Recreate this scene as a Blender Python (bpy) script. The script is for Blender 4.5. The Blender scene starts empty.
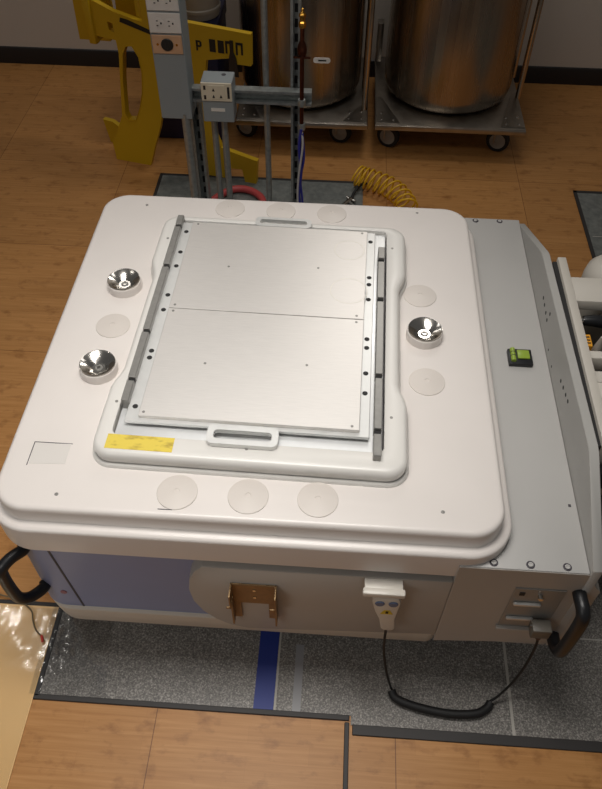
import bpy, bmesh, math, random
from mathutils import Vector, Matrix
from mathutils.geometry import tessellate_polygon
random.seed(7)
PI = math.pi
scn = bpy.context.scene
COL = scn.collection

# ------------------------------------------------------------------ materials
def mat(name, col, rough=.5, metal=0., **k):
    m = bpy.data.materials.new(name); m.use_nodes = True
    b = m.node_tree.nodes['Principled BSDF']
    b.inputs['Base Color'].default_value = (*col, 1)
    b.inputs['Roughness'].default_value = rough
    b.inputs['Metallic'].default_value = metal
    for kk, v in k.items(): b.inputs[kk.replace('_', ' ')].default_value = v
    return m

def nodes(m): return m.node_tree.nodes, m.node_tree.links, m.node_tree.nodes['Principled BSDF']

def coords(m, scale=(1, 1, 1), kind='Object'):
    n, l, b = nodes(m)
    tc = n.new('ShaderNodeTexCoord'); mp = n.new('ShaderNodeMapping')
    mp.inputs['Scale'].default_value = scale
    l.new(tc.outputs[kind], mp.inputs['Vector'])
    return mp.outputs['Vector']

def noise(m, vec, scale, detail=3, rough=.55):
    n, l, b = nodes(m)
    t = n.new('ShaderNodeTexNoise'); t.inputs['Scale'].default_value = scale
    t.inputs['Detail'].default_value = detail; t.inputs['Roughness'].default_value = rough
    l.new(vec, t.inputs['Vector']); return t.outputs['Fac']

def ramp(m, fac, stops):
    n, l, b = nodes(m)
    r = n.new('ShaderNodeValToRGB'); e = r.color_ramp.elements
    while len(e) < len(stops): e.new(.5)
    for i, (p, c) in enumerate(stops):
        e[i].position = p; e[i].color = (*c, 1) if len(c) == 3 else c
    l.new(fac, r.inputs['Fac']); return r.outputs['Color']

def mix(m, a, b_, fac, mode='MIX'):
    n, l, b = nodes(m)
    x = n.new('ShaderNodeMix'); x.data_type = 'RGBA'; x.blend_type = mode
    for sock, v in ((x.inputs['Factor'], fac), (x.inputs['A'], a), (x.inputs['B'], b_)):
        if isinstance(v, bpy.types.NodeSocket): l.new(v, sock)
        elif isinstance(v, (int, float)): sock.default_value = v
        else: sock.default_value = (*v, 1)
    return x.outputs['Result']

def bump(m, fac, strength=.1, dist=.002):
    n, l, b = nodes(m)
    x = n.new('ShaderNodeBump'); x.inputs['Strength'].default_value = strength
    x.inputs['Distance'].default_value = dist
    l.new(fac, x.inputs['Height']); l.new(x.outputs['Normal'], b.inputs['Normal'])

def setcol(m, c):
    n, l, b = nodes(m); l.new(c, b.inputs['Base Color'])

def lin(r, g, b_):
    f = lambda v: (v/255/12.92) if v/255 <= .04045 else ((v/255+.055)/1.055)**2.4
    return (f(r), f(g), f(b_))

M = {}
# bamboo boards
m = M['bamboo'] = mat('bamboo', lin(176, 128, 78), .42, 0., Specular_IOR_Level=.35)
v = coords(m, (1, 1, 1))
vg = coords(m, (3.0, 75, 1))
grain = noise(m, vg, 1.6, 5, .6)
c1 = ramp(m, grain, [(.28, lin(180, 126, 70)), (.5, lin(191, 137, 80)), (.74, lin(203, 150, 93))])
n_, l_, b_ = nodes(m)
br = n_.new('ShaderNodeTexBrick'); br.offset = .37
for k, val in {'Scale': 1, 'Brick Width': .42, 'Row Height': .045, 'Mortar Size': .0006, 'Mortar Smooth': .1, 'Bias': 0}.items():
    br.inputs[k].default_value = val
br.inputs['Color1'].default_value = (.80, .78, .74, 1); br.inputs['Color2'].default_value = (1, 1, 1, 1)
br.inputs['Mortar'].default_value = (.72, .66, .58, 1)
l_.new(v, br.inputs['Vector'])
c2 = mix(m, c1, br.outputs['Color'], .42, 'MULTIPLY')
blot = noise(m, coords(m, (9, 15, 1)), 1.5, 4, .6)
c3 = mix(m, c2, ramp(m, blot, [(.54, (1, 1, 1)), (.74, (.55, .46, .38))]), .8, 'MULTIPLY')
tile = n_.new('ShaderNodeTexBrick'); tile.offset = 0
for k, val in {'Scale': 1, 'Brick Width': .61, 'Row Height': .61, 'Mortar Size': .0012, 'Bias': 0}.items():
    tile.inputs[k].default_value = val
tile.inputs['Color1'].default_value = (1, 1, 1, 1); tile.inputs['Color2'].default_value = (.86, .85, .84, 1)
tile.inputs['Mortar'].default_value = (.4, .33, .27, 1)
mp = n_.new('ShaderNodeMapping'); mp.inputs['Location'].default_value = (.395, 0, 0)
tc = n_.new('ShaderNodeTexCoord'); l_.new(tc.outputs['Object'], mp.inputs['Vector']); l_.new(mp.outputs['Vector'], tile.inputs['Vector'])
setcol(m, mix(m, c3, tile.outputs['Color'], 1., 'MULTIPLY'))
bump(m, grain, .05, .001)

# grey speckled access floor
m = M['grey_tile'] = mat('grey_tile', (.2, .2, .2), .42)
s1 = noise(m, coords(m, (1, 1, 1)), 230, 3, .7)
s2 = noise(m, coords(m, (1, 1, 1)), 14, 4, .6)
ca = ramp(m, s1, [(.36, lin(92, 89, 86)), (.52, lin(128, 124, 119)), (.68, lin(184, 179, 172))])
setcol(m, mix(m, ca, ramp(m, s2, [(.3, (.80, .80, .80)), (.7, (1.0, 1.0, 1.0))]), 1., 'MULTIPLY'))
m = M['old_tile'] = mat('old_tile', (.2, .2, .2), .5)
s2 = noise(m, coords(m, (1, 1, 1)), 30, 5, .65)
setcol(m, ramp(m, s2, [(.3, lin(92, 96, 94)), (.7, lin(128, 130, 126))]))

m = M['vinyl'] = mat('pale_vinyl', lin(198, 160, 108), .22)
s = noise(m, coords(m, (1, 1, 1)), 3, 2)
setcol(m, ramp(m, s, [(.3, lin(228, 186, 128)), (.7, lin(234, 196, 140))]))

m = M['wall'] = mat('wall_paint', lin(214, 206, 196), .7)
bump(m, noise(m, coords(m, (1, 1, 1)), 220, 2), .08, .001)
M['black_base'] = mat('black_vinyl', lin(34, 30, 30), .45)
M['rubber_trim'] = mat('rubber_trim', lin(46, 43, 42), .55)
M['seam'] = mat('pale_seam', lin(176, 172, 164), .5)
M['blue_tape'] = mat('blue_tape', lin(34, 52, 128), .5)
M['grey_tape'] = mat('grey_tape', lin(140, 140, 142), .4)

def plastic(name, rgb, rough=.35, sp=.004):
    m = mat(name, lin(*rgb), rough)
    f = noise(m, coords(m, (1, 1, 1)), 6, 4)
    a = lin(*rgb)
    setcol(m, ramp(m, f, [(.3, tuple(x*.965 for x in a)), (.7, a)]))
    return m
M['white'] = plastic('white_shell', (226, 219, 214), .33)
M['cap'] = plastic('cap_plastic', (213, 205, 198), .4)
M['cover'] = plastic('cover_shell', (222, 219, 214), .3)
M['ivory'] = plastic('ivory_shell', (214, 203, 188), .38)
M['deck'] = plastic('deck_paint', (182, 180, 177), .42)
M['flange'] = plastic('flange_paint', (172, 170, 166), .45)
M['console'] = plastic('console_paint', (176, 170, 163), .42)
M['blue'] = plastic('blue_panel', (140, 148, 182), .45)
M['dark'] = mat('dark_gap', lin(28, 27, 28), .6)
M['black'] = mat('black_plastic', lin(24, 25, 28), .38)
M['black_rubber'] = mat('black_rubber', lin(22, 22, 23), .6)
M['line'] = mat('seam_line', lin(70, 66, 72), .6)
M['gantry'] = plastic('gantry_paint', (196, 190, 180), .42)
M['pendant'] = plastic('pendant_plastic', (214, 208, 198), .35)
M['button'] = mat('button_blue', lin(92, 108, 140), .4)
M['yellow_lbl'] = mat('yellow_label', lin(214, 186, 48), .5)
M['orange'] = mat('orange_label', lin(226, 156, 34), .5)

def metal(name, rgb, rough, sc=(1, 1, 1), ns=40, var=.10, an=0.):
    m = mat(name, lin(*rgb), rough, 1.)
    f = noise(m, coords(m, sc), ns, 4)
    a = lin(*rgb)
    setcol(m, ramp(m, f, [(.3, tuple(x*(1-var) for x in a)), (.7, tuple(min(1, x*(1+var*.4)) for x in a))]))
    n, l, b = nodes(m)
    r = n.new('ShaderNodeMapRange'); r.inputs['To Min'].default_value = rough*.85; r.inputs['To Max'].default_value = rough*1.15
    l.new(f, r.inputs['Value']); l.new(r.outputs['Result'], b.inputs['Roughness'])
    b.inputs['Anisotropic'].default_value = an
    return m
M['plate'] = metal('brushed_plate', (230, 226, 222), .42, (3, 60, 3), 10, .05)
nodes(M['plate'])[2].inputs['Metallic'].default_value = .82
M['alu'] = metal('bright_aluminium', (234, 235, 235), .3, (1, 1, 1), 30, .04)
nodes(M['alu'])[2].inputs['Metallic'].default_value = .55
M['alu_satin'] = metal('satin_aluminium', (224, 224, 222), .38, (1, 1, 1), 30, .05)
nodes(M['alu_satin'])[2].inputs['Metallic'].default_value = .6
M['bar'] = metal('dark_steel_bar', (150, 148, 144), .36, (1, 1, 1), 60, .12)
nodes(M['bar'])[2].inputs['Metallic'].default_value = .6
M['steel'] = metal('polished_steel', (208, 204, 198), .16, (1, 1, 1), 30, .06)
M['tank'] = metal('tank_steel', (172, 158, 142), .27, (14, 14, .35), 1.6, .26)
M['cart'] = metal('cart_steel', (176, 170, 162), .34, (1, 1, 1), 20, .15)
M['galv'] = metal('galvanised', (160, 164, 162), .42, (1, 1, 1), 60, .22)
nodes(M['galv'])[2].inputs['Metallic'].default_value = .6
M['copper'] = metal('copper', (98, 58, 44), .35, (1, 1, 1), 40, .3)
M['brass'] = metal('brass', (212, 160, 72), .25, (1, 1, 1), 40, .15)
M['bracket'] = metal('bracket_metal', (146, 118, 82), .45, (1, 1, 1), 50, .2)
nodes(M['bracket'])[2].inputs['Metallic'].default_value = .5
M['stain'] = metal('dried_ring', (236, 232, 224), .55, (1, 1, 1), 30, .1)
nodes(M['stain'])[2].inputs['Metallic'].default_value = .5
M['panel'] = mat('panel_metal', lin(150, 148, 144), .45, .3)
M['tube'] = metal('tube_chrome', (190, 176, 160), .18, (1, 1, 1), 20, .08)
M['box_grey'] = mat('box_grey', lin(142, 148, 150), .5)
M['outlet_white'] = mat('outlet_white', lin(222, 216, 210), .4)
M['outlet_cream'] = mat('outlet_cream', lin(220, 208, 184), .4)
M['outlet_tan'] = mat('outlet_tan', lin(204, 160, 124), .4)
M['slot'] = mat('outlet_slot', lin(40, 36, 34), .6)
M['yellow'] = plastic('yellow_plastic', (206, 166, 24), .42)
M['ink'] = mat('black_ink', lin(30, 26, 18), .6)
M['navy'] = mat('navy_plastic', lin(30, 32, 66), .5)
M['pail'] = plastic('pail_grey', (176, 170, 160), .4)
M['coil'] = mat('coil_yellow', lin(226, 176, 32), .35)
M['red_hose'] = mat('red_hose', lin(190, 74, 74), .45)
M['blue_wire'] = mat('blue_wire', lin(46, 50, 140), .4)
M['white_wire'] = mat('white_wire', lin(190, 186, 182), .4)
M['paper'] = mat('paper_tag', lin(228, 222, 214), .5)
M['hub'] = mat('wheel_hub', lin(150, 146, 140), .45)
M['green'] = mat('level_green', lin(140, 164, 58), .3)
M['green_dk'] = mat('level_green_dark', lin(120, 160, 24), .3)
M['plug_brown'] = mat('plug_boot', lin(70, 44, 38), .5)
M['plug'] = mat('plug_shell', lin(100, 95, 87), .45)
m = M['film'] = bpy.data.materials.new('clear_film'); m.use_nodes = True
n_ = m.node_tree.nodes; l_ = m.node_tree.links
n_.remove(n_['Principled BSDF'])
tr_ = n_.new('ShaderNodeBsdfTransparent'); tr_.inputs['Color'].default_value = (.97, .97, .97, 1)
gl_ = n_.new('ShaderNodeBsdfGlossy'); gl_.inputs['Roughness'].default_value = .09
fr_ = n_.new('ShaderNodeFresnel'); fr_.inputs['IOR'].default_value = 1.5
mx_ = n_.new('ShaderNodeMixShader')
l_.new(fr_.outputs[0], mx_.inputs[0]); l_.new(tr_.outputs[0], mx_.inputs[1]); l_.new(gl_.outputs[0], mx_.inputs[2])
l_.new(mx_.outputs[0], n_['Material Output'].inputs['Surface'])
M['patch'] = mat('patch_film', lin(214, 209, 204), .3)
M['thin_green'] = mat('thin_cable', lin(110, 96, 70), .5)
M['red'] = mat('red_tip', lin(200, 60, 50), .4)
# smudged yellow label: dark smears along its length
m = M['smudge'] = mat('smudged_label', lin(214, 190, 70), .5)
f = noise(m, coords(m, (30, 55, 1)), 1.0, 2)
setcol(m, ramp(m, f, [(.35, lin(168, 142, 52)), (.55, lin(222, 198, 78))]))

# ------------------------------------------------------------------ mesh builder
class MB:
    def __init__(s): s.bm = bmesh.new()
    def mv(s, x, y, z):
        bmesh.ops.translate(s.bm, vec=(x, y, z), verts=s.bm.verts); return s
    def merge(s, t, mtx=None):
        if mtx is not None: bmesh.ops.transform(t, matrix=mtx, verts=t.verts)
        me = bpy.data.meshes.new('tmp'); t.to_mesh(me); t.free()
        s.bm.from_mesh(me); bpy.data.meshes.remove(me); return s
    def xf(s, mtx):
        bmesh.ops.transform(s.bm, matrix=mtx, verts=s.bm.verts); return s
    def turn(s, a, cx, cy):
        return s.xf(Matrix.Translation((cx, cy, 0)) @ Matrix.Rotation(a, 4, 'Z') @ Matrix.Translation((-cx, -cy, 0)))
    def box(s, x0, x1, y0, y1, z0, z1, bev=0., seg=2, mtx=None):
        t = bmesh.new()
        r = bmesh.ops.create_cube(t, size=1)
        bmesh.ops.scale(t, vec=(x1-x0, y1-y0, z1-z0), verts=t.verts)
        bmesh.ops.translate(t, vec=((x0+x1)/2, (y0+y1)/2, (z0+z1)/2), verts=t.verts)
        if bev: bmesh.ops.bevel(t, geom=t.edges[:], offset=bev, segments=seg, affect='EDGES', profile=.5)
        return s.merge(t, mtx)
    def prism(s, loops, h0, h1, axis='Z', bev=0., seg=2, mtx=None):
        """loops: outer polygon and holes (2-D); extruded along axis from h0 to h1"""
        t = bmesh.new()
        put = {'Z': lambda p, h: (p[0], p[1], h), 'Y': lambda p, h: (p[0], h, p[1]), 'X': lambda p, h: (h, p[0], p[1])}[axis]
        lo, hi = [], []
        for lp in loops:
            lo.append([t.verts.new(put(p, h0)) for p in lp]); hi.append([t.verts.new(put(p, h1)) for p in lp])
        for a, b in zip(lo, hi):
            for i in range(len(a)):
                j = (i+1) % len(a); t.faces.new((a[i], a[j], b[j], b[i]))
        if len(loops) == 1:
            t.faces.new(lo[0][::-1]); t.faces.new(hi[0])
        else:
            tris = tessellate_polygon([[Vector((p[0], p[1], 0)) for p in lp] for lp in loops])
            for fl in (lo, hi):
                f = [v for g in fl for v in g]
                for tr in tris:
                    try: t.faces.new([f[i] for i in tr])
                    except ValueError: pass
        bmesh.ops.recalc_face_normals(t, faces=t.faces)
        if bev and len(loops) == 1:
            ed = [e for e in t.edges if len(e.link_faces) == 2 and e.calc_face_angle() > .6]
            bmesh.ops.bevel(t, geom=ed, offset=bev, segments=seg, affect='EDGES', profile=.5)
        return s.merge(t, mtx)
    def loft(s, rings, cap0=True, cap1=True, mtx=None):
        t = bmesh.new()
        R = [[t.verts.new(p) for p in r] for r in rings]
        n = len(R[0])
        for a, b in zip(R, R[1:]):
            for i in range(n):
                j = (i+1) % n; t.faces.new((a[i], a[j], b[j], b[i]))
        if cap0: t.faces.new(R[0][::-1])
        if cap1: t.faces.new(R[-1])
        bmesh.ops.recalc_face_normals(t, faces=t.faces)
        return s.merge(t, mtx)
    def lathe(s, prof, c=(0, 0, 0), n=32, mtx=None, caps=True):
        rings = [[(r*math.cos(2*PI*i/n), r*math.sin(2*PI*i/n), z) for i in range(n)] for r, z in prof]
        mt = Matrix.Translation(c) @ (mtx if mtx is not None else Matrix())
        return s.loft(rings, caps, caps, mt)
    def cyl(s, a, b, r, n=16, bev=0.):
        a, b = Vector(a), Vector(b); d = b-a; L = d.length
        q = d.to_track_quat('Z', 'Y').to_matrix().to_4x4()
        pr = [(r, 0), (r, L)] if not bev else [(r-bev, 0), (r, bev), (r, L-bev), (r-bev, L)]
        rings = [[(rr*math.cos(2*PI*i/n), rr*math.sin(2*PI*i/n), z) for i in range(n)] for rr, z in pr]
        return s.loft(rings, True, True, Matrix.Translation(a) @ q)
    def tube(s, pts, r, n=10, smooth=True, sub=8, caps=True):
        P = [Vector(p) for p in pts]
        if smooth and len(P) > 2:
            Q = []
            for i in range(len(P)-1):
                p0 = P[max(i-1, 0)]; p1 = P[i]; p2 = P[i+1]; p3 = P[min(i+2, len(P)-1)]
                for k in range(sub):
                    t = k/sub
                    Q.append(.5*((2*p1)+(p2-p0)*t+(2*p0-5*p1+4*p2-p3)*t*t+(3*p1-p0-3*p2+p3)*t**3))
            Q.append(P[-1]); P = Q
        rr = r if callable(r) else (lambda f: r)
        T = [(P[min(i+1, len(P)-1)]-P[max(i-1, 0)]).normalized() for i in range(len(P))]
        up = Vector((0, 0, 1)) if abs(T[0].z) < .9 else Vector((0, 1, 0))
        nrm = (up-T[0]*up.dot(T[0])).normalized(); rings = []
        for i, p in enumerate(P):
            if i: nrm = (nrm-T[i]*nrm.dot(T[i])).normalized()
            bn = T[i].cross(nrm); a = rr(i/(len(P)-1))
            rings.append([tuple(p+nrm*a*math.cos(2*PI*k/n)+bn*a*math.sin(2*PI*k/n)) for k in range(n)])
        return s.loft(rings, caps, caps)
    def build(s, name, m, parent=None, ang=35, loc=None):
        bm = s.bm
        if loc is not None: bmesh.ops.translate(bm, vec=-Vector(loc), verts=bm.verts)
        for f in bm.faces: f.smooth = True
        lim = math.radians(ang)
        for e in bm.edges: e.smooth = len(e.link_faces) == 2 and e.calc_face_angle(PI) < lim
        me = bpy.data.meshes.new(name); bm.to_mesh(me); bm.free()
        me.materials.append(m)
        o = bpy.data.objects.new(name, me); COL.objects.link(o)
        if loc is not None: o.location = loc
        if parent is not None:
            o.parent = parent
            w = Vector((0, 0, 0)); p = parent
            while p is not None: w += p.location; p = p.parent
            if loc is None: o.location = -w if parent.get('_world', True) and False else (0, 0, 0)
        return o

def tag(o, label=None, cat=None, group=None, kind=None):
    if label: o['label'] = label
    if cat: o['category'] = cat
    if group: o['group'] = group
    if kind: o['kind'] = kind
    return o

def thing(name, label, cat, loc=(0, 0, 0), group=None):
    """Empty at the thing's base; parts are written in world coordinates and rebased"""
    o = bpy.data.objects.new(name, None); COL.objects.link(o)
    o.location = loc; o.empty_display_size = .05
    return tag(o, label, cat, group)

def part(name, mb, m, parent, ang=35, label=None):
    """mesh written in world coordinates -> child of parent (no parent rotation in this scene)"""
    w = Vector((0, 0, 0)); p = parent
    while p is not None: w += Vector(p.location); p = p.parent
    bmesh.ops.translate(mb.bm, vec=-w, verts=mb.bm.verts)
    o = mb.build(name, m, None, ang); o.parent = parent
    if label: o['label'] = label
    return o

def solo(name, mb, m, loc, label, cat, group=None, ang=35):
    o = mb.build(name, m, None, ang, loc); return tag(o, label, cat, group)

def struct(name, mb, m):
    o = mb.build(name, m); o['kind'] = 'structure'; return o

def copy_tree(o, loc, label=None):
    def cp(src, par):
        c = src.copy(); COL.objects.link(c); c.parent = par
        for ch in [x for x in bpy.data.objects if x.parent == src]: cp(ch, c)
        return c
    c = cp(o, o.parent); c.location = loc
    if label: c['label'] = label
    return c

def rrect(x0, x1, y0, y1, r, z, n=8):
    """rounded rectangle ring, counter-clockwise; r may be (fl, fr, br, bl)"""
    R = r if isinstance(r, (tuple, list)) else (r,)*4
    out = []
    for (cx, cy, rr, a0) in ((x0+R[0], y0+R[0], R[0], PI), (x1-R[1], y0+R[1], R[1], 1.5*PI),
                             (x1-R[2], y1-R[2], R[2], 0), (x0+R[3], y1-R[3], R[3], .5*PI)):
        for i in range(n+1):
            a = a0+i/n*PI/2
            out.append((cx+rr*math.cos(a), cy+rr*math.sin(a), z))
    return out
def rr2(x0, x1, y0, y1, r, n=6): return [(p[0], p[1]) for p in rrect(x0, x1, y0, y1, r, 0, n)]

# ------------------------------------------------------------------ setting
struct('floor', MB().box(-5, 5, -2, 4.0, -.05, 0), M['bamboo'])
struct('wall_back', MB().box(-5, 5, 4.0, 4.12, -.05, 2.9), M['wall'])
struct('baseboard_back', MB().prism([[(3.988, 0), (4.0, 0), (4.0, .09), (3.994, .086), (3.99, .07)]], -5, 5, 'X'), M['black_base'])
# access floor fields set flush into the bamboo
mb = MB(); mb.prism([[(-.71, .623), (.102, .623), (.102, .60), (2.4, .60), (2.4, 2.25), (-.71, 2.25)]], 0, .003); struct('floor_grey', mb, M['grey_tile'])
mb = MB(); mb.box(-.822, .107, 2.25, 2.979, 0, .003); struct('floor_rear', mb, M['old_tile'])
mb = MB(); mb.box(1.075, 2.4, 2.25, 2.98, 0, .003); struct('floor_right', mb, M['old_tile'])
mb = MB(); mb.box(-3.2, -.722, -1.0, .862, 0, .003); struct('floor_vinyl', mb, M['vinyl'])
# black rubber trims
k = 0
for (x0, x1, y0, y1) in ((-.722, .098, .610, .624), (.106, 2.4, .576, .602), (.086, .098, -.6, .606), (-.722, -.708, .618, .862),
                         (-3.2, -.7, .862, .874), (-.83, .115, 2.975, 2.99), (-.834, -.82, 2.25, 2.99),
                         (1.062, 1.078, 2.25, 2.995), (1.062, 2.4, 2.978, 2.995)):
    k += 1
    struct('trim_%d' % k, MB().box(x0, x1, y0, y1, 0, .0052, .0015, 1), M['rubber_trim'])
for (x0, x1, y0, y1) in ((-.097, -.092, .623, 2.25), (.511, .518, .602, 2.25), (.518, 2.4, .866, .870), (1.12, 1.125, .634, 2.25),
                         (1.09, 2.4, 2.66, 2.664)):
    k += 1
    struct('trim_%d' % k, MB().box(x0, x1, y0, y1, .002, .0036), M['seam'])
solo('tape_strip', MB().box(-.150, -.098, .624, 1.3, .003, .0038), M['blue_tape'], (-.125, .9, .003),
     'dark blue tape strip stuck on the grey floor in front of the machine', 'tape')
solo('tape_strip', MB().box(-.05, -.028, .624, .80, .003, .0036), M['grey_tape'], (-.04, .7, .003),
     'narrow pale grey tape strip on the floor right of the blue tape', 'tape')

# ------------------------------------------------------------------ the white machine
mach = thing('laboratory_machine', 'large white and grey low machine with rounded lid in the middle of the room', 'machine', (-.07, 1.3, .0))
# body with rounded corners, blue upper band and ivory skirt
r = (.07, .03, .06, .08)
part('body', MB().loft([rrect(-.704, .30, .787, 1.83, r, z) for z in (.19, .60)]), M['blue'], mach)
prof = [(.075, .06), (.078, .036), (.092, .018), (.12, .006), (.16, .002), (.185, 0), (.193, 0), (.195, .002)]
part('skirt', MB().loft([rrect(-.695+o, .31-o*.2, .777+o, 1.838-o, (.075, .03, .06, .08), z) for z, o in prof]), M['ivory'], mach, 40)
# vertical panel seam on the blue front
part('panel_seam', MB().prism([[(-.618, .545), (-.613, .545), (-.588, .195), (-.593, .195)]], .7858, .79, 'Y'), M['line'], mach)
part('indicator', MB().cyl((-.625, .7895, .27), (-.625, .785, .27), .008), mat('red_mark', lin(150, 96, 104), .5), mach)
# plinth under the machine
part('plinth', MB().box(-.50, .46, .98, 1.7, .004, .27, .01), M['dark'], mach)
# deck, flange and console
part('deck', MB().box(.288, .554, .7476, 1.932, .23, .60, .003), M['deck'], mach)
fl = [(1.934, .585), (1.657, .702), (1.638, .708), (.985, .726), (.965, .723), (.745, .614), (.745, .235), (1.934, .235)]
flange = part('side_panel', MB().prism([fl], .5545, .5755, 'X', .0015, 1), M['flange'], mach)
pod = [(-.252, .525), (-.272, .499), (-.287, .460), (-.293, .408), (-.288, .351), (-.270, .300), (-.243, .259), (-.208, .229), (-.164, .215),
       (.2876, .250), (.2876, .525)]
part('front_console', MB().prism([pod], .7476, .82, 'Y', .003, 2), M['console'], mach)
part('front_panel', MB().prism([[(.2872, .220), (.596, .255), (.596, .525), (.572, .560), (.558, .5975), (.2875, .5975)]], .7461, .7481, 'Y', .0008, 1), M['console'], mach)
part('step_block', MB().prism([[(.5755, .26), (.596, .26), (.596, .525), (.5755, .55)]], .7481, .82, 'Y'), M['console'], mach)
# lid: top, side, lip, skirt
X0, X1, Y0, Y1 = -.688, .377, .772, 1.866
lp = [(.545, -.017), (.548, -.021), (.624, -.0225), (.629, -.0215), (.6322, -.018), (.6335, -.012), (.634, -.002), (.6365, .0), (.668, .0008), (.6735, .0022), (.677, .0045), (.6792, .008), (.680, .013)]
rad = .075
part('lid', MB().loft([rrect(X0+o, X1-o, Y0+o, Y1-o, rad-o, z, 12) for z, o in lp]), M['white'], mach, 50)
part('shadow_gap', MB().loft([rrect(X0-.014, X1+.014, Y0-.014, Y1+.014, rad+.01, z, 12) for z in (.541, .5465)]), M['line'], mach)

# cover: raised frame with a rectangular opening and shallow side recesses
def cover_ring(z, o, n=8):
    x0, x1, y0, y1 = -.490+o, .181-o, .885+o, 1.715-o
    r = .045-o*.6; d = .017
    pts = []
    def arc(cx, cy, a0): return [(cx+r*math.cos(a0+i/n*PI/2), cy+r*math.sin(a0+i/n*PI/2), z) for i in range(n+1)]
    pts += arc(x0+r, y0+r, PI)
    pts += arc(x1-r, y0+r, 1.5*PI)
    for (y, dx) in ((1.075, 0), (1.095, .25), (1.115, .75), (1.135, 1), (1.455, 1), (1.475, .75), (1.50, .25), (1.52, 0)): pts.append((x1-dx*d, y, z))
    pts += arc(x1-r, y1-r, 0)
    pts += arc(x0+r, y1-r, .5*PI)
    for (y, dx) in ((1.52, 0), (1.50, .25), (1.475, .75), (1.455, 1), (1.135, 1), (1.115, .75), (1.095, .25), (1.075, 0)): pts.append((x0+dx*d, y, z))
    return pts
def cover_inner(z, o=0, n=8):
    x0, x1, y0, y1 = -.453-o, .130+o, .9405-o, 1.692+o; r = .016
    pts = []
    def arc(cx, cy, a0): return [(cx+r*math.cos(a0+i/n*PI/2), cy+r*math.sin(a0+i/n*PI/2), z) for i in range(n+1)]
    pts += arc(x0+r, y0+r, PI); pts += arc(x1-r, y0+r, 1.5*PI)
    for y in (1.075, 1.095, 1.115, 1.135, 1.455, 1.475, 1.50, 1.52): pts.append((x1, y, z))
    pts += arc(x1-r, y1-r, 0); pts += arc(x0+r, y1-r, .5*PI)
    for y in (1.52, 1.50, 1.475, 1.455, 1.135, 1.115, 1.095, 1.075): pts.append((x0, y, z))
    return pts
TILT = (-.018, -.155, 1.31)     # the cover and its tray sit about one degree askew on the lid
cover = part('raised_cover', MB().loft([cover_ring(.692, .002), cover_ring(.706, 0), cover_ring(.713, .002), cover_ring(.718, .006), cover_ring(.7205, .012),
        cover_inner(.7205, .002), cover_inner(.719), cover_inner(.692)], False, False).turn(*TILT), M['cover'], mach, 50)
part('cover_base', MB().loft([cover_ring(.679, -.006), cover_ring(.686, -.0045), cover_ring(.690, -.001), cover_ring(.6905, .002)]).turn(*TILT), M['cover'], mach, 50)
part('cover_gap', MB().loft([cover_ring(.6903, .004), cover_ring(.6925, .004)]).turn(*TILT), M['line'], mach)
part('label', MB().prism([[(-.458, .902), (-.314, .902), (-.314, .9395), (-.458, .9395)]], .7204, .7211, 'Z').turn(*TILT), M['smudge'], cover, label='yellow smudged label')
for (x, y) in ((-.457, 1.612), (-.467, 1.035), (.150, 1.613), (.140, 1.031), (-.166, .925)):
    part('screw', MB().lathe([(.0035, .7203), (.0035, .7212), (.002, .7214)], (x, y, 0), 10), M['bar'], cover)

# plastic caps on the lid
cap_mesh = None
caps = [(-.302, .834), (-.154, .834), (-.010, .836), (.224, 1.475), (.229, 1.177), (-.545, 1.309), (-.315, 1.812), (-.166, 1.81), (-.018, 1.808)]
for i, (x, y) in enumerate(caps):
    if i == 0:
        mb = MB().lathe([(.0425, 0), (.0425, .0012), (.0415, .002), (.022, .0042), (.006, .0054), (.0055, .0046), (.0001, .0044)], (0, 0, 0), 40)
        c0 = mb.build('hole_cap', M['cap'], None, 20); c0.parent = mach
    else:
        c0 = c0.copy(); COL.objects.link(c0)
    c0.location = Vector((x, y, .6798))-Vector(mach.location)
# steel docking sockets
def socket(x, y):
    s = part('docking_socket', MB().lathe([(.0445, .679), (.0445, .700), (.0435, .703), (.0400, .704), (.039, .685)], (x, y, 0), 40), M['white'], mach, label='white collar with conical steel socket')
    part('steel_cone', MB().lathe([(.0392, .690), (.0422, .7062), (.0414, .708), (.0388, .7076), (.0125, .688), (.012, .682), (.0001, .682)], (x, y, 0), 40), M['steel'], s, 30)
    part('bolt', MB().lathe([(.0095, .684), (.0095, .6905), (.008, .692), (.005, .692), (.0045, .688), (.0001, .688)], (x, y, 0), 20), M['bar'], s)
for p in ((-.546, 1.454), (-.543, 1.158), (.228, 1.326)): socket(*p)
# small marks and screws on the lid
for (x, y) in ((-.56, 1.812), (.229, 1.832), (-.55, .812), (.246, .824), (-.157, .872)):
    part('screw', MB().lathe([(.0042, .6797), (.0042, .6808), (.002, .681)], (x, y, 0), 10), M['bar'], mach)
part('patch', MB().prism([[(-.631, .884), (-.553, .888), (-.553, .941), (-.632, .939)]], .6797, .6804, 'Z'), M['patch'], mach, label='square translucent patch')
part('scratch', MB().box(-.634, -.550, .9405, .9425, .6797, .6803).box(-.6345, -.6325, .88, .942, .6797, .6803), M['line'], mach)
part('scratch', MB().box(-.335, -.305, .7905, .7925, .678, .6803), M['line'], mach)
# deck screws with washers
for (x, y) in ((.420, 1.918), (.493, 1.920), (.359, .760), (.434, .760), (.509, .760)):
    s = part('deck_screw', MB().lathe([(.009, .5995), (.009, .6008), (.0075, .6014), (.006, .6008), (.0001, .6008)], (x, y, 0), 20), M['line'], mach)
    part('screw_head', MB().lathe([(.0052, .6005), (.0052, .6028), (.003, .603), (.0028, .6015), (.0001, .6015)], (x, y, 0), 16), M['deck'], s)
part('chip', MB().box(.535, .541, .906, .913, .5997, .6004), M['line'], mach)
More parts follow.
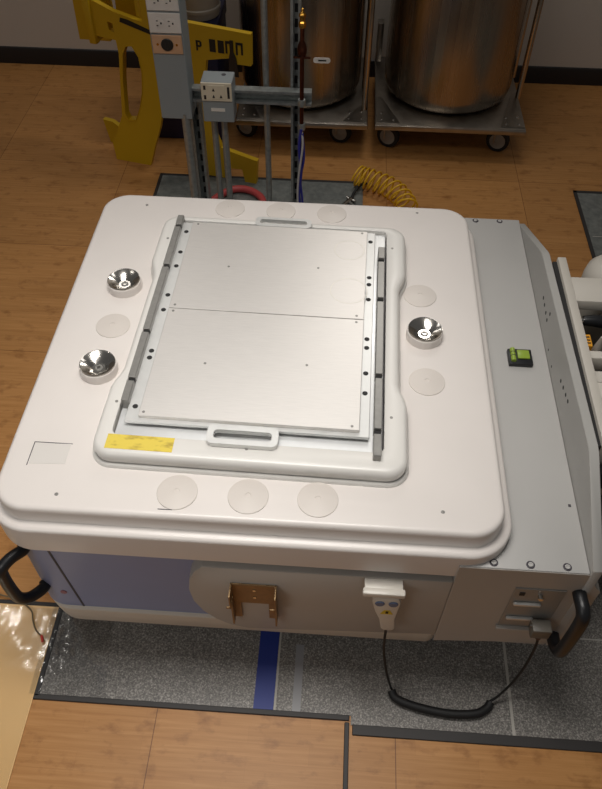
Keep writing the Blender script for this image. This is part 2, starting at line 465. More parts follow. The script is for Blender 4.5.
# holes on the inner face of the flange
for (y, z) in ((1.518, .656), (1.494, .653), (1.466, .651), (1.436, .675), (1.442, .648), (1.226, .654), (1.200, .660), (1.173, .665), (1.150, .669), (1.364, .618), (1.308, .616)):
    part('hole', MB().cyl((.5555, y, z), (.5542, y, z), .0052 if z > .63 else .0035, 12), M['dark'], flange)
# gold metal holder on the console
hb = MB()
hb.box(-.192, -.088, .7255, .7295, .408, .499, .001, 1)
hb.box(-.192, -.189, .694, .7285, .440, .499).box(-.091, -.088, .694, .7285, .440, .499)
hb.box(-.192, -.188, .706, .7285, .332, .45).box(-.092, -.088, .706, .7285, .332, .45)
hb.box(-.192, -.172, .7255, .7295, .332, .41).box(-.108, -.088, .7255, .7295, .332, .41)
hb.box(-.200, -.190, .694, .697, .440, .446).box(-.102, -.090, .694, .697, .440, .446)
holder = part('holder_bracket', hb.mv(-.003, .0172, -.0375), M['bracket'], mach, label='empty gold metal holder bracket')
for z in (.475, .44): part('screw', MB().cyl((-.139, .7258, z), (-.139, .7238, z), .004, 10).mv(-.003, .0172, -.0375), M['steel'], holder)
# cradle above the hand controller
part('cradle', MB().box(.092, .182, .690, .706, .549, .5665, .004).box(.096, .178, .704, .731, .549, .558, .002).mv(.003, .0172, -.0365), M['pendant'], mach, label='white controller cradle')
# connector bay on the right of the front
bay = part('connector_panel', MB().box(.408, .516, .7262, .7290, .372, .562, .001, 1).mv(.011, .0172, -.0375), M['panel'], mach, label='metal connector panel')
for z in (.497, .425):
    part('connector', MB().box(.416, .476, .719, .7265, z-.005, z+.005, .002, 1).mv(.011, .0172, -.0375), M['alu_satin'], bay)
part('jack', MB().box(.421, .432, .7245, .7268, .533, .546).mv(.011, .0172, -.0375), M['dark'], bay)
part('knob', MB().cyl((.466, .7265, .535), (.466, .716, .535), .006, 12, .001).mv(.011, .0172, -.0375), M['steel'], bay)
part('ledge', MB().box(.404, .520, .718, .7290, .362, .374, .001, 1).mv(.011, .0172, -.0375), M['console'], mach)
# two black grab handles
def handle(pts, r):
    return MB().tube(pts, r, 14, True, 6)
part('grab_handle', handle([(.541, .735, .555), (.541, .712, .557), (.543, .688, .553), (.544, .676, .53), (.544, .673, .45), (.544, .676, .372), (.543, .690, .347), (.541, .712, .340), (.541, .735, .340)], .015).mv(.013, .0172, -.0375), M['black'], mach)
part('grab_handle', handle([(-.672, .80, .478), (-.668, .787, .478), (-.690, .762, .479), (-.705, .740, .47), (-.708, .735, .44), (-.708, .735, .37), (-.705, .740, .325), (-.690, .755, .300), (-.668, .785, .292), (-.67, .80, .292)], .014), M['black'], mach)
# casters hidden low under the body
for (x, y) in ((-.46, .99), (.40, .99)):
    pass

# ------------------------------------------------------------------ tray with the two brushed plates
tray = thing('mounting_tray', 'silver tray of two brushed metal plates set in the raised white cover', 'tray', (-.155, 1.31, .69))
tray.rotation_euler = (0, 0, -.018)
part('tray_base', MB().box(-.450, .127, .9435, 1.690, .6925, .709, .002, 1), M['alu'], tray)
part('spacer', MB().box(-.40, .07, 1.0, 1.65, .7088, .7165), M['dark'], tray)
part('frame', MB().box(-.432, .098, .974, 1.676, .7163, .724, .0012, 1), M['alu_satin'], tray)
for (y0, y1) in ((.985, 1.3235), (1.3255, 1.667)):
    part('metal_plate', MB().box(-.402, .076, y0, y1, .724, .7335, .0008, 1), M['plate'], tray)
for (x, y, r) in ((.035, 1.425, .047), (.030, 1.585, .040)):
    part('ring_stain', MB().lathe([(r-.0022, .7334), (r-.0020, .7337), (r, .7337), (r+.0002, .7334)], (x, y, 0), 48, None, False), M['stain'], tray)
for (x, y) in ((-.278, 1.49), (-.047, 1.505), (-.283, 1.148), (-.05, 1.163), (-.387, 1.659), (.062, 1.659), (-.392, .995), (.06, .995), (-.389, 1.336), (-.389, 1.314), (.058, 1.336), (.058, 1.314)):
    part('plate_screw', MB().lathe([(.0032, .7333), (.0032, .7341), (.0014, .7343)], (x, y, 0), 10), M['bar'], tray)
for y in (1.635, 1.548, 1.491, 1.379, 1.325, 1.185, 1.163, 1.016):
    part('frame_hole', MB().lathe([(.0062, .7238), (.0062, .7246), (.0001, .7246)], (-.4165, y, 0), 14), M['dark'], tray)
for y in (1.636, 1.49, 1.463, 1.407, 1.268, 1.239, 1.158, 1.098):
    part('frame_hole', MB().lathe([(.0062, .7238), (.0062, .7246), (.0001, .7246)], (.0855, y, 0), 14), M['dark'], tray)
# segmented clamp bars at both sides
def clamp(x0, x1, segs, ends):
    b = MB()
    b.box(x0+.002, x1-.002, ends[0], ends[1], .7085, .728)
    for (a, c) in segs: b.box(x0, x1, a, c, .7085, .739, .0012, 1)
    bar = part('clamp_bar', b, M['bar'], tray)
    for (a, c), (a2, c2) in zip(segs, segs[1:]):
        part('gap_block', MB().box(x0+.001, x1-.001, c, a2, .728, .731), M['dark'], bar)
clamp(-.4475, -.4305, [(1.020, 1.078), (1.088, 1.232), (1.242, 1.470), (1.481, 1.638), (1.648, 1.689)], (1.020, 1.689))
clamp(.1065, .1235, [(.918, .976), (.990, 1.134), (1.147, 1.388), (1.402, 1.540), (1.555, 1.600)], (.950, 1.600))
# loop handles front and rear
part('handle', MB().prism([rr2(-.246, -.094, .925, .975, .014), rr2(-.232, -.108, .938, .962, .009)], .7215, .7335, 'Z'), M['alu_satin'], tray)
part('handle', MB().prism([rr2(-.232, -.078, 1.668, 1.708, .014), rr2(-.220, -.090, 1.679, 1.698, .008)], .7215, .7335, 'Z'), M['alu_satin'], tray)

# ------------------------------------------------------------------ spirit level on the deck
lev = thing('spirit_level', 'small black spirit level with lime green vials on the grey side deck', 'level', (.482, 1.34, .60))
part('base', MB().box(.452, .512, 1.315, 1.367, .6002, .613, .002), M['black'], lev)
part('vial', MB().box(.474, .505, 1.331, 1.360, .6125, .6175, .002), M['green'], lev)
part('vial', MB().cyl((.463, 1.321, .616), (.463, 1.364, .616), .0065, 14, .001), M['green'], lev)
for y in (1.336, 1.348): part('line_mark', MB().cyl((.463, y, .616), (.463, y+.002, .616), .0068, 14), M['black'], lev)

# ------------------------------------------------------------------ hand controller with its cord
hc = thing('hand_controller', 'white hand controller with two blue buttons hanging on the machine front', 'controller', (.145, .708, .335))
bp = [(.115, .5485), (.170, .5485), (.176, .525), (.173, .48), (.171, .44), (.176, .395), (.170, .385), (.150, .385), (.144, .395), (.137, .44), (.124, .48), (.115, .525)]
part('body', MB().prism([bp], .690, .722, 'Y', .004, 2).mv(.003, .0172, -.0365), M['pendant'], hc)
for x in (.131, .160):
    b = part('button', MB().cyl((x, .691, .525), (x, .687, .525), .0105, 18, .0015).mv(.003, .0172, -.0365), M['button'], hc)
part('label', MB().prism([[(.136, .474), (.164, .474), (.156, .493), (.143, .493)]], .6892, .6905, 'Y').mv(.003, .0172, -.0365), M['yellow_lbl'], hc, label='yellow warning label')
part('label_mark', MB().box(.147, .153, .6888, .6893, .478, .489).mv(.003, .0172, -.0365), M['ink'], hc)
fz = .017
part('cord', MB().tube([(.163, .723, .352), (.163, .722, .315), (.167, .715, .22), (.182, .700, .12), (.198, .692, .05), (.206, .688, .025), (.222, .668, fz)], .0032, 8), M['black_rubber'], hc)
part('cord_sleeve', MB().tube([(.205, .688, .022), (.214, .672, fz), (.245, .658, fz), (.30, .646, fz), (.36, .640, fz), (.42, .645, fz), (.448, .660, fz), (.459, .675, .02)], .011, 12), M['black_rubber'], hc)
part('cord', MB().tube([(.455, .676, .02), (.475, .685, .04), (.502, .702, .10), (.514, .712, .19), (.515, .720, .29), (.508, .722, .338)], .0032, 8), M['black_rubber'], hc)
pl = part('plug', MB().box(.470, .512, .688, .7185, .400, .438, .003).mv(.011, .0172, -.0375), M['plug'], hc)
part('plug_boot', MB().tube([(.498, .703, .402), (.498, .704, .37)], .007, 10).mv(.011, .0172, -.0375), M['plug_brown'], pl)
part('thumbscrew', MB().cyl((.466, .705, .432), (.478, .705, .432), .004, 10).mv(.011, .0172, -.0375), M['steel'], pl)

# ------------------------------------------------------------------ neighbouring gantry on the right
g = thing('gantry_frame', 'pale grey machine frame with black clamp standing at right edge of the photo', 'machine', (.85, 1.25, 0))
zt = .725
part('side_plate', MB().box(.587, .609, .99, 1.605, .30, zt, .002), M['gantry'], g)
part('gap_strip', MB().box(.576, .587, .99, 1.60, .33, zt-.012), M['dark'], g)  # dark strip in the open gap, its shade put into the colour
part('rear_beam', MB().box(.609, 1.35, 1.440, 1.532, .69, zt-.004, .003), M['gantry'], g)
part('drum', MB().lathe([(.09, .14), (.09, .63), (.086, .655), (.07, .675), (.04, .685), (.001, .687)], (.775, 1.63, 0), 40), M['gantry'], g)
part('inner_panel', MB().box(.609, 1.35, .99, 1.438, .38, .52), M['dark'], g)
part('front_panel', MB().box(.609, 1.35, .995, 1.168, .52, zt-.004, .003), M['gantry'], g)
part('rail', MB().box(.609, 1.35, 1.252, 1.276, .67, .712, .002), M['gantry'], g)
part('rail', MB().box(.609, 1.35, 1.190, 1.225, .64, .697, .002), M['gantry'], g)
cl = part('clamp', MB().tube([(.632, 1.412, .68), (.667, 1.413, .68), (.732, 1.413, .67), (.812, 1.413, .66)], lambda f: .012+.012*f, 14), M['black'], g)
part('clamp_tip', MB().cyl((.611, 1.412, .680), (.634, 1.412, .681), .008, 12, .001), M['steel'], cl)
part('cone', MB().lathe([(.032, .52), (.030, .57), (.004, .71), (.001, .712)], (.655, 1.325, 0), 24), M['pail'], g)
lb = part('label_block', MB().box(.609, .629, 1.298, 1.338, .53, .705, .001, 1), M['orange'], g, label='orange label')
for y in (1.308, 1.318, 1.328): part('label_mark', MB().box(.613, .626, y-.002, y+.002, .7048, .7056), M['ink'], lb)
part('grip', MB().lathe([(.02, 0), (.024, .01), (.024, .03), (.018, .04)], (.612, .965, .62), 18), M['black'], g)
for (x, y) in ((.64, 1.03), (1.30, 1.03), (.64, 1.48), (1.30, 1.48)):
    part('leg', MB().box(x-.02, x+.02, y-.02, y+.02, .003, .39, .002), M['gantry'], g)

# ------------------------------------------------------------------ electrical rack behind the machine
rk = thing('utility_rack', 'galvanised strut and conduit rack with outlet boxes behind the white machine', 'rack', (-.4, 2.52, .003))
def strut(x0, x1, y0, y1, z0, z1):     # C channel, open to the front, holes down its back
    b = MB()
    b.prism([[(x0, y0), (x0+.009, y0), (x0+.009, y0+.003), (x0+.003, y0+.003), (x0+.003, y1-.003), (x1-.003, y1-.003), (x1-.003, y0+.003), (x1-.009, y0+.003), (x1-.009, y0), (x1, y0), (x1, y1), (x0, y1)]], z0, z1)
    return b
p = part('post', strut(-.578, -.537, 2.605, 2.65, .003, .60), M['galv'], rk)
for i in range(11): part('slot', MB().box(-.564, -.551, 2.6452, 2.6472, .05+i*.05, .078+i*.05), M['dark'], p)
p = part('post', strut(-.195, -.160, 2.585, 2.63, .003, 2.0), M['galv'], rk)
for i in range(18): part('slot', MB().box(-.183, -.171, 2.6252, 2.6272, .05+i*.05, .078+i*.05), M['dark'], p)
# cross rail, open channel to the front
rb = MB()
ys, y2 = 2.545, 2.58
rb.prism([[(ys, .606), (ys, .615), (ys+.003, .615), (ys+.003, .609), (y2-.003, .609), (y2-.003, .653), (ys+.003, .653), (ys+.003, .647), (ys, .647), (ys, .656), (y2, .656), (y2, .606)]], -.555, -.118, 'X')
part('cross_rail', rb, M['galv'], rk)
# conduits
def conduit(x, y, z0, z1, r): part('conduit', MB().cyl((x, y, z0), (x, y, z1), r, 14), M['galv'], rk)
conduit(-.574, 2.515, .003, .58, .0165)
conduit(-.478, 2.555, .003, .56, .012)
conduit(-.440, 2.55, .003, .56, .0125)
conduit(-.285, 2.60, .003, 2.0, .0115)
# raceway box with outlets
rw = part('raceway_box', MB().box(-.659, -.548, 2.50, 2.60, .562, 1.35, .002, 1), M['box_grey'], rk)
def outlet(x0, x1, z0, z1, y, m, par, slots=True):
    o = part('outlet', MB().box(x0, x1, y-.005, y, z0, z1, .002, 1), m, par)
    zc = (z0+z1)/2
    if slots:
        for cx in (x0+(x1-x0)*.33, x0+(x1-x0)*.70):
            part('socket_face', MB().cyl((cx, y-.0045, zc), (cx, y-.0062, zc), .0155, 18), m, par)
            part('socket_slots', MB().box(cx-.009, cx-.003, y-.0068, y-.006, zc-.009, zc-.006).box(cx-.009, cx-.003, y-.0068, y-.006, zc+.006, zc+.009)
                 .box(cx+.004, cx+.009, y-.0068, y-.006, zc-.003, zc+.003), M['slot'], par)
    return o
outlet(-.657, -.551, .943, 1.008, 2.50, M['outlet_white'], rw)
outlet(-.657, -.551, .871, .937, 2.50, M['outlet_white'], rw)
outlet(-.655, -.553, .802, .865, 2.50, M['outlet_tan'], rw, False)
part('receptacle', MB().cyl((-.604, 2.4955, .834), (-.604, 2.490, .834), .021, 24, .002), M['black'], rw)
for dx in (-.032, .032): part('plate_screw', MB().cyl((-.604+dx, 2.4955, .834), (-.604+dx, 2.4935, .834), .004, 10), M['brass'], rw)
part('receptacle_slots', MB().box(-.612, -.608, 2.4893, 2.4902, .828, .842).box(-.600, -.596, 2.4893, 2.4902, .828, .842).box(-.607, -.601, 2.4893, 2.4902, .820, .825), M['slot'], rw)
# smaller outlet box on the cross rail
jb = part('junction_box', MB().box(-.505, -.394, 2.50, 2.58, .556, .707, .002, 1), M['box_grey'], rk)
part('knockout', MB().lathe([(.008, .7068), (.008, .7082), (.0001, .7082)], (-.43, 2.555, 0), 12), M['line'], jb)
outlet(-.505, -.396, .638, .706, 2.50, M['outlet_cream'], jb, False)
part('socket_face', MB().box(-.482, -.420, 2.4935, 2.4955, .646, .698, .001, 1), M['outlet_cream'], jb)
part('socket_slots', MB().prism([[(-.466, .676), (-.456, .676), (-.461, .688)]], 2.4927, 2.4936, 'Y').prism([[(-.466, .652), (-.456, .652), (-.461, .664)]], 2.4927, 2.4936, 'Y')
     .prism([[(-.440, .652), (-.430, .652), (-.435, .664)]], 2.4927, 2.4936, 'Y').box(-.496, -.488, 2.4942, 2.4952, .645, .660).box(-.496, -.488, 2.4942, 2.4952, .680, .695)
     .box(-.412, -.404, 2.4942, 2.4952, .650, .692), M['slot'], jb)
part('name_strip', MB().box(-.475, -.425, 2.4985, 2.5002, .598, .610), M['paper'], jb)

# copper gas pipe with fitting, valve and wires
cp = thing('copper_pipe', 'thin copper gas pipe with brass fitting and white tag clamped to the rail end', 'pipe', (-.15, 2.52, .003))
part('pipe', MB().cyl((-.151, 2.522, .35), (-.151, 2.522, .90), .0075, 12), M['copper'], cp)
part('fitting', MB().lathe([(.006, .935), (.007, .945), (.0045, .948), (.004, .955), (.001, .957)], (-.151, 2.522, 0), 14).lathe([(.011, .895), (.0125, .90), (.0125, .912), (.009, .916), (.009, .926), (.012, .930), (.012, .938), (.008, .942)], (-.151, 2.522, 0), 6), M['brass'], cp)
part('valve', MB().lathe([(.009, .795), (.015, .805), (.017, .82), (.015, .835), (.009, .85)], (-.151, 2.522, 0), 16).box(-.18, -.122, 2.508, 2.514, .797, .803), M['copper'], cp)
tg = part('tag', MB().prism([rr2(-.112, -.054, .784, .803, .0085)], 2.508, 2.5095, 'Y'), M['paper'], cp)
part('tag_print', MB().box(-.095, -.068, 2.5072, 2.5079, .791, .796), M['ink'], cp)
for z in (.632, .540): part('pipe_clamp', MB().lathe([(.0135, z-.012), (.0145, z-.008), (.0145, z+.008), (.0135, z+.012)], (-.151, 2.522, 0), 10), M['galv'], cp)
part('wire', MB().tube([(-.151, 2.51, .535), (-.158, 2.505, .46), (-.150, 2.505, .36), (-.158, 2.505, .26), (-.148, 2.505, .15), (-.155, 2.505, .01)], .006, 8), M['blue_wire'], cp)
part('wire', MB().tube([(-.147, 2.508, .52), (-.140, 2.508, .42), (-.152, 2.51, .32), (-.143, 2.508, .2), (-.148, 2.508, .01)], .0045, 8), M['blue_wire'], cp)
part('wire', MB().tube([(-.150, 2.512, .53), (-.145, 2.50, .47), (-.16, 2.498, .33), (-.162, 2.50, .22), (-.15, 2.5, .1), (-.16, 2.505, .008)], .004, 8), M['white_wire'], cp)

# ------------------------------------------------------------------ yellow plastic stand
A = Vector((-1.054, 3.105, 0)); B = Vector((-.379, 2.95, 0)); ang = math.atan2(B.y-A.y, B.x-A.x)
ys_ = thing('yellow_stand', 'yellow plastic stand of cut-out panels beside the grey outlet column', 'stand', tuple(A))
ys_.rotation_euler = (0, 0, ang)
def ypart(name, mb, m, par=None, label=None):
    o = mb.build(name, m, None, 35); o.parent = par or ys_
    if label: o['label'] = label
    return o
hole = [(.122, .520), (.142, .558), (.172, .562), (.196, .52), (.200, .45), (.186, .36), (.162, .285), (.132, .222), (.092, .215), (.082, .24), (.100, .40)]
slot_ = [(.078, .648), (.101, .643), (.102, .607), (.080, .612)]
left = [(-.005, .0), (.17, .0), (.205, .10), (.245, .20), (.268, .28), (.300, .42), (.300, .58), (.330, .65), (.330, .95), (.255, .95), (.235, .665), (.11, .692), (.0, .735), (-.005, .548), (.013, .548), (.018, .582),
        (.102, .575), (.105, .52), (.066, .235), (.052, .205), (.005, .108), (-.010, .09)]
ypart('panel', MB().prism([left, hole, slot_], -.012, .012, 'Y'), M['yellow'])
ypart('panel_rim', MB().prism([hole, [((p[0]-.14)*.95+.142, (p[1]-.40)*.98+.402) for p in hole]], -.016, .02, 'Y'), M['yellow'])
right = [(.440, .00), (.48, .0), (.560, .008), (.565, .06), (.606, .064), (.628, .066), (.640, .0), (.693, .0), (.702, .121), (.562, .150), (.535, .16), (.50, .26), (.49, .49), (.50, .55),
         (.600, .571), (.608, .555), (.629, .551), (.693, .552), (.697, .679), (.420, .69), (.330, .69), (.330, .60), (.42, .52), (.43, .3), (.425, .15)]
ypart('panel', MB().prism([right], -.012, .012, 'Y'), M['yellow'])
back = [(-.10, .0), (.03, .0), (.03, .07), (-.03, .085), (-.07, .11), (-.118, .115)]
ypart('rear_panel', MB().prism([back], .118, .142, 'Y'), M['yellow'])
ypart('rear_panel', MB().prism([[(-.15, .49), (.0, .50), (.03, .62), (.02, .95), (-.10, .95), (-.145, .65)]], .118, .142, 'Y'), M['yellow'])
ypart('rear_panel', MB().prism([[(.05, .55), (.30, .50), (.32, .95), (.07, .95)]], .118, .142, 'Y'), M['yellow'])
ypart('cross_rib', MB().box(.20, .224, .012, .118, .40, .90, .003), M['yellow'])
ypart('cross_rib', MB().box(-.012, .012, .012, .142, .005, .095, .003), M['yellow'])
ypart('cross_rib', MB().box(-.016, .016, -.026, .142, .55, .735, .006), M['yellow'])
ypart('smear', MB().prism([[(.135, .655), (.16, .648), (.30, .612), (.30, .628), (.17, .668), (.14, .672)]], -.0135, -.0118, 'Y'), M['ink'])
# printed marks on the right arm
def prt(mb): ypart('print', mb, M['ink'], label='black printed mark')
for (u, w) in ((.520, .026), (.556, .026)): prt(MB().box(u, u+w, -.0135, -.0118, .588, .638))
def arch(u): return [[(u, .590), (u+.008, .590), (u+.008, .630), (u+.022, .630), (u+.022, .592), (u+.030, .592), (u+.030, .640), (u, .640)]]
for u in (.588, .632): prt(MB().prism(arch(u), -.0135, -.0118, 'Y'))
u = .462
prt(MB().prism([[(u, .585), (u+.007, .585), (u+.007, .600), (u+.018, .600), (u+.024, .606), (u+.024, .620), (u+.018, .626), (u, .626)],
                [(u+.008, .607), (u+.008, .619), (u+.016, .619), (u+.016, .607)]], -.0135, -.0118, 'Y'))
# black notch handle through the arm
ypart('strap', MB().prism([[(.598, .50), (.64, .50), (.632, .575), (.622, .60), (.622, .645), (.608, .645), (.608, .60), (.602, .575)]], -.018, -.0122, 'Y'), M['black'])

# navy crate and grey pail standing between stand and tank
cr = thing('plastic_crate', 'dark navy plastic crate standing behind the yellow stand', 'crate', (-.75, 3.42, 0))
part('shell', MB().box(-.93, -.575, 3.29, 3.60, .0, .50, .012), M['navy'], cr)
part('rim', MB().box(-.935, -.57, 3.285, 3.605, .48, .545, .008), M['navy'], cr)
pa = thing('pail', 'grey pail with rounded rim standing on the navy crate', 'bucket', (-.665, 3.42, .545))
part('shell', MB().lathe([(.080, .545), (.088, .548), (.092, .56), (.100, .80), (.100, .82)], (-.665, 3.42, 0), 32), M['pail'], pa)
part('rim', MB().lathe([(.092, .575), (.097, .578), (.098, .590), (.094, .594)], (-.665, 3.42, 0), 32), M['pail'], pa)

# ------------------------------------------------------------------ tank carts
def cart(x0, x1, y0, y1, label, hx, hy, wheels):
    c = thing('tank_cart', label, 'cart', ((x0+x1)/2, (y0+y1)/2, 0), 'steel carts under the tanks')
    part('platform', MB().box(x0, x1, y0, y1, .14, .165, .004).box(x0+.004, x1-.004, y0+.004, y1-.004, .16, .168, .002), M['cart'], c)
    for i, (wx, wy) in enumerate(wheels):
        cs = part('caster', MB().box(wx-.028, wx+.028, wy-.02, wy+.05, .118, .1395).box(wx-.024, wx-.019, wy-.018, wy+.03, .045, .12).box(wx+.019, wx+.024, wy-.018, wy+.03, .045, .12), M['cart'], c)
        mtx = Matrix.Translation((wx, wy, .05)) @ Matrix.Rotation(PI/2, 4, 'Y') if i % 2 else Matrix.Translation((wx, wy, .05)) @ Matrix.Rotation(PI/2-.0, 4, 'Y')
        mtx = Matrix.Translation((wx, wy, .0)) @ Matrix.Rotation((1.15 if i == 0 else 1.25) if i < 2 else .2, 4, 'Z') @ Matrix.Translation((0, 0, .055)) @ Matrix.Rotation(PI/2, 4, 'Y')
        part('wheel', MB().lathe([(.036, -.016), (.052, -.016), (.055, -.010), (.055, .010), (.052, .016), (.036, .016)], (0, 0, 0), 28, None).xf(mtx), M['black_rubber'], cs)
        part('hub', MB().lathe([(.010, -.021), (.014, -.019), (.0375, -.0165), (.0375, .0165), (.014, .019), (.010, .021)], (0, 0, 0), 28, None).xf(mtx), M['hub'], cs)
    # push handle, an upright hoop at the right side
    part('push_handle', MB().tube([(hx, hy, .17), (hx, hy, .75), (hx, hy+.012, .84), (hx, hy+.06, .885), (hx, hy+.14, .89), (hx, hy+.20, .85), (hx, hy+.21, .75), (hx, hy+.21, .17)], .0135, 12, True, 6), M['tube'], c)
    gp = part('gusset', MB().prism([[(x1-.115, y0+.02), (x1-.006, y0+.02), (x1-.006, hy+.05), (x1-.03, hy+.05)]], .168, .172), M['cart'], c)
    for (rx, ry) in ((x1-.09, y0+.045), (x1-.03, y0+.045), (x1-.03, y0+.11), (x1-.085, y0+.10)):
        part('rivet', MB().lathe([(.006, .1715), (.005, .1745), (.001, .1755)], (rx, ry, 0), 10), M['steel'], gp)
    gl = part('gusset', MB().prism([[(x0+.006, y0+.02), (x0+.115, y0+.02), (x0+.03, y0+.25), (x0+.006, y0+.25)]], .168, .171), M['cart'], c)
    for (rx, ry) in ((x0+.03, y0+.045), (x0+.085, y0+.045), (x0+.03, y0+.10)):
        part('rivet', MB().lathe([(.006, .1705), (.005, .1735), (.001, .1745)], (rx, ry, 0), 10), M['steel'], gl)
    part('corner_post', MB().box(x0, x0+.03, y1-.06, y1-.005, .165, .36, .003), M['cart'], c)
    return c
def tank(x, y, r, label):
    t = thing('storage_tank', label, 'tank', (x, y, .168), 'steel tanks on carts')
    part('shell', MB().lathe([(r-.10, .1685), (r-.035, .175), (r-.012, .19), (r-.002, .215), (r, .24), (r, 1.25), (r-.012, 1.30), (r-.06, 1.36), (.12, 1.40)], (x, y, 0), 64), M['tank'], t, 40)
    part('neck', MB().lathe([(.10, 1.399), (.10, 1.46), (.125, 1.462), (.125, 1.50), (.10, 1.505)], (x, y, 0), 32), M['cart'], t)
cart(.148, .842, 3.205, 3.88, 'steel wheeled cart carrying the tank at right, hoop handle against the wall', .836, 3.50, ((.222, 3.31), (.745, 3.31), (.222, 3.80), (.745, 3.80)))
tank(.495, 3.585, .307, 'tall brushed steel tank nearest the right wall, on a wheeled cart')
cart(-.50, .114, 3.20, 3.86, 'steel wheeled cart carrying the tank behind the copper pipe', .096, 3.33, ((-.468, 3.35), (-.01, 3.33), (-.45, 3.78), (.03, 3.78)))
tank(-.215, 3.56, .288, 'tall brushed steel tank behind the conduit rack, left of the other tank')

# ------------------------------------------------------------------ hoses
ax = [Vector(p) for p in ((.075, 2.965, .053), (.10, 2.952, .053), (.135, 2.938, .053), (.18, 2.912, .053), (.225, 2.880, .053), (.262, 2.835, .053), (.288, 2.78, .053), (.30, 2.72, .053))]
def along(f):
    f *= len(ax)-1; i = min(int(f), len(ax)-2); t = f-i; return ax[i].lerp(ax[i+1], t), (ax[i+1]-ax[i]).normalized()
pts = []; turns = 12; N = turns*18
for i in range(N+1):
    p, t = along(i/N); sd = t.cross(Vector((0, 0, 1))).normalized(); a = 2*PI*turns*i/N
    pts.append(p+sd*.045*math.cos(a)+Vector((0, 0, 1))*.045*math.sin(a)+t*.010*math.sin(a))
ch = thing('coiled_hose', 'bright yellow coiled air hose lying on the bamboo floor behind the machine', 'hose', (.18, 2.9, 0))
part('coil', MB().tube(pts, .0046, 8, False), M['coil'], ch, 60)
part('hose_end', MB().tube([(.12, 2.955, .02), (.09, 2.92, .03), (.065, 2.875, .02), (.055, 2.84, .012)], .006, 8), M['black_rubber'], ch)
cpn = part('coupling', MB().cyl((.055, 2.84, .014), (.02, 2.79, .014), .009, 12, .001).cyl((.035, 2.85, .014), (.075, 2.82, .014), .007, 12, .001), M['steel'], ch)
part('coupling_arm', MB().cyl((.045, 2.825, .012), (.075, 2.775, .012), .006, 10), M['bar'], ch)
solo('red_hose', MB().tube([(-.63, 2.60, .02), (-.595, 2.70, .02), (-.54, 2.80, .02), (-.49, 2.855, .02), (-.44, 2.870, .02), (-.385, 2.852, .02), (-.34, 2.80, .02), (-.325, 2.71, .02), (-.33, 2.62, .02), (-.36, 2.45, .02)], .016, 12), M['red_hose'], (-.44, 2.7, .003),
     'red rubber hose looped on the floor behind the machine', 'hose')

# ------------------------------------------------------------------ clear film and thin wire at the left corner
def film(name, pts_fn, nx, ny):
    t = MB(); V = [[t.bm.verts.new(pts_fn(i/nx, j/ny)) for j in range(ny+1)] for i in range(nx+1)]
    for i in range(nx):
        for j in range(ny): t.bm.faces.new((V[i][j], V[i+1][j], V[i+1][j+1], V[i][j+1]))
    return t
from mathutils import noise as mn
def crump(x, y, s, a): return a*(abs(mn.noise(Vector((x*s, y*s*.5, 1.3))))+.6*abs(mn.noise(Vector((x*s*2.3, y*s*1.7, 4.1)))))
f = film('f', lambda u, w: (-.735+u*.20*(1-.25*w), .622+w*.34, .0055+crump(u*.2+w*.05, w*.34, 11, .010)*max(.12, 1-2.6*abs(u-.2))), 60, 90)
fo = solo('plastic_film', f, M['film'], (-.65, .8, .004), 'crumpled clear plastic film over the left edge of the grey floor', 'plastic film', None, 60)
fo.modifiers.new('thickness', 'SOLIDIFY').thickness = .0004
f = film('f', lambda u, w: (-1.6+u*.876, -.3+w*1.155, .0042+crump(u*.86, w*1.15, 10, .0024)*max(0, min(1, (w-.72)*5))), 100, 140)
fo = solo('plastic_film', f, M['film'], (-1.0, .75, .004), 'flat clear plastic film on the tan floor panel below the left handle', 'plastic film', None, 60)
fo.modifiers.new('thickness', 'SOLIDIFY').thickness = .0004
wr = thing('thin_wire', 'thin brown wire with red tip lying on the tan floor by the left handle', 'wire', (-.8, .82, .004))
part('wire', MB().tube([(-.95, .90, .012), (-.90, .885, .012), (-.84, .87, .014), (-.795, .845, .013), (-.78, .815, .013), (-.765, .79, .013), (-.742, .772, .013)], .0022, 8), M['thin_green'], wr)
part('tip', MB().cyl((-.744, .774, .013), (-.736, .757, .013), .0035, 10), M['red'], wr)

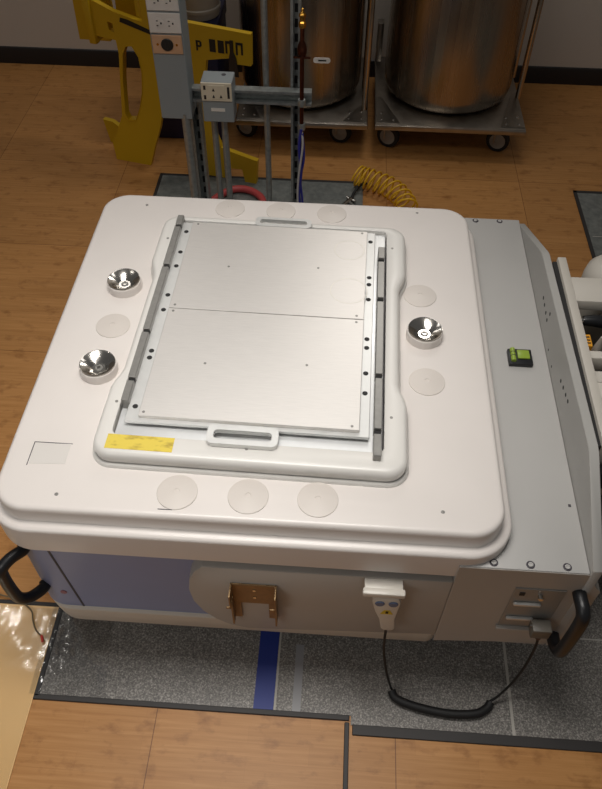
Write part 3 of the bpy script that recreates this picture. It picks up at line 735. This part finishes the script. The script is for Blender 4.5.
# ------------------------------------------------------------------ light
w = bpy.data.worlds.new('world'); scn.world = w; w.use_nodes = True
bg = w.node_tree.nodes['Background']; bg.inputs['Color'].default_value = (1.0, .98, .95, 1); bg.inputs['Strength'].default_value = .14
def area(name, loc, sx, sy, power, col=(1, .965, .915), rot=(0, 0, 0), spread=180):
    l = bpy.data.lights.new(name, 'AREA'); l.shape = 'RECTANGLE'; l.size = sx; l.size_y = sy; l.energy = power; l.color = col
    l.spread = math.radians(spread)
    o = bpy.data.objects.new(name, l); o.location = loc; o.rotation_euler = rot; COL.objects.link(o); return o
area('ceiling_lamp_centre', (-.25, 1.0, 2.75), 1.2, .5, 16.5, spread=92)
area('wall_fill', (-1.5, 3.6, 2.75), 1.2, .2, 7)  # added fill that brightens the left of the back wall, no known fixture
area('ceiling_lamp_front', (-1.6, -1.0, 2.75), 1.2, .4, 25, spread=125)
area('ceiling_lamp_middle', (-.3, 2.45, 2.75), 1.3, .25, 5)
area('ceiling_lamp_back', (.35, 3.4, 2.75), .7, .25, 15)
for (x, y) in ((-1.75, 1.75), (-2.0, 1.95), (-1.6, 2.0)):
    l = bpy.data.lights.new('downlight', 'SPOT'); l.energy = 2.2; l.shadow_soft_size = .03; l.spot_size = math.radians(80); l.color = (1, .95, .88)
    o = bpy.data.objects.new('downlight', l); o.location = (x, y, 2.75); COL.objects.link(o)

# ------------------------------------------------------------------ camera
R = ((0.99788856, 0.05383346, -0.03633715), (0.06455819, -0.76080321, 0.64576367), (0.00711827, -0.64674603, -0.76267221))
cam = bpy.data.cameras.new('camera'); co = bpy.data.objects.new('camera', cam); COL.objects.link(co)
cols = [Vector((R[i][0], R[i][1], R[i][2])) for i in range(3)]
mx = Matrix(((R[0][0], -R[0][1], -R[0][2], 0), (R[1][0], -R[1][1], -R[1][2], 0), (R[2][0], -R[2][1], -R[2][2], 2.0), (0, 0, 0, 1)))
co.matrix_world = mx
cam.sensor_fit = 'VERTICAL'; cam.sensor_height = 24; cam.lens = 750/789*24
cam.clip_start = .02; cam.clip_end = 100
scn.camera = co
scn.view_settings.view_transform = 'Standard'; scn.view_settings.look = 'None'
scn.view_settings.gamma = 1; scn.view_settings.exposure = -0.62
scn.view_settings.use_curve_mapping = False
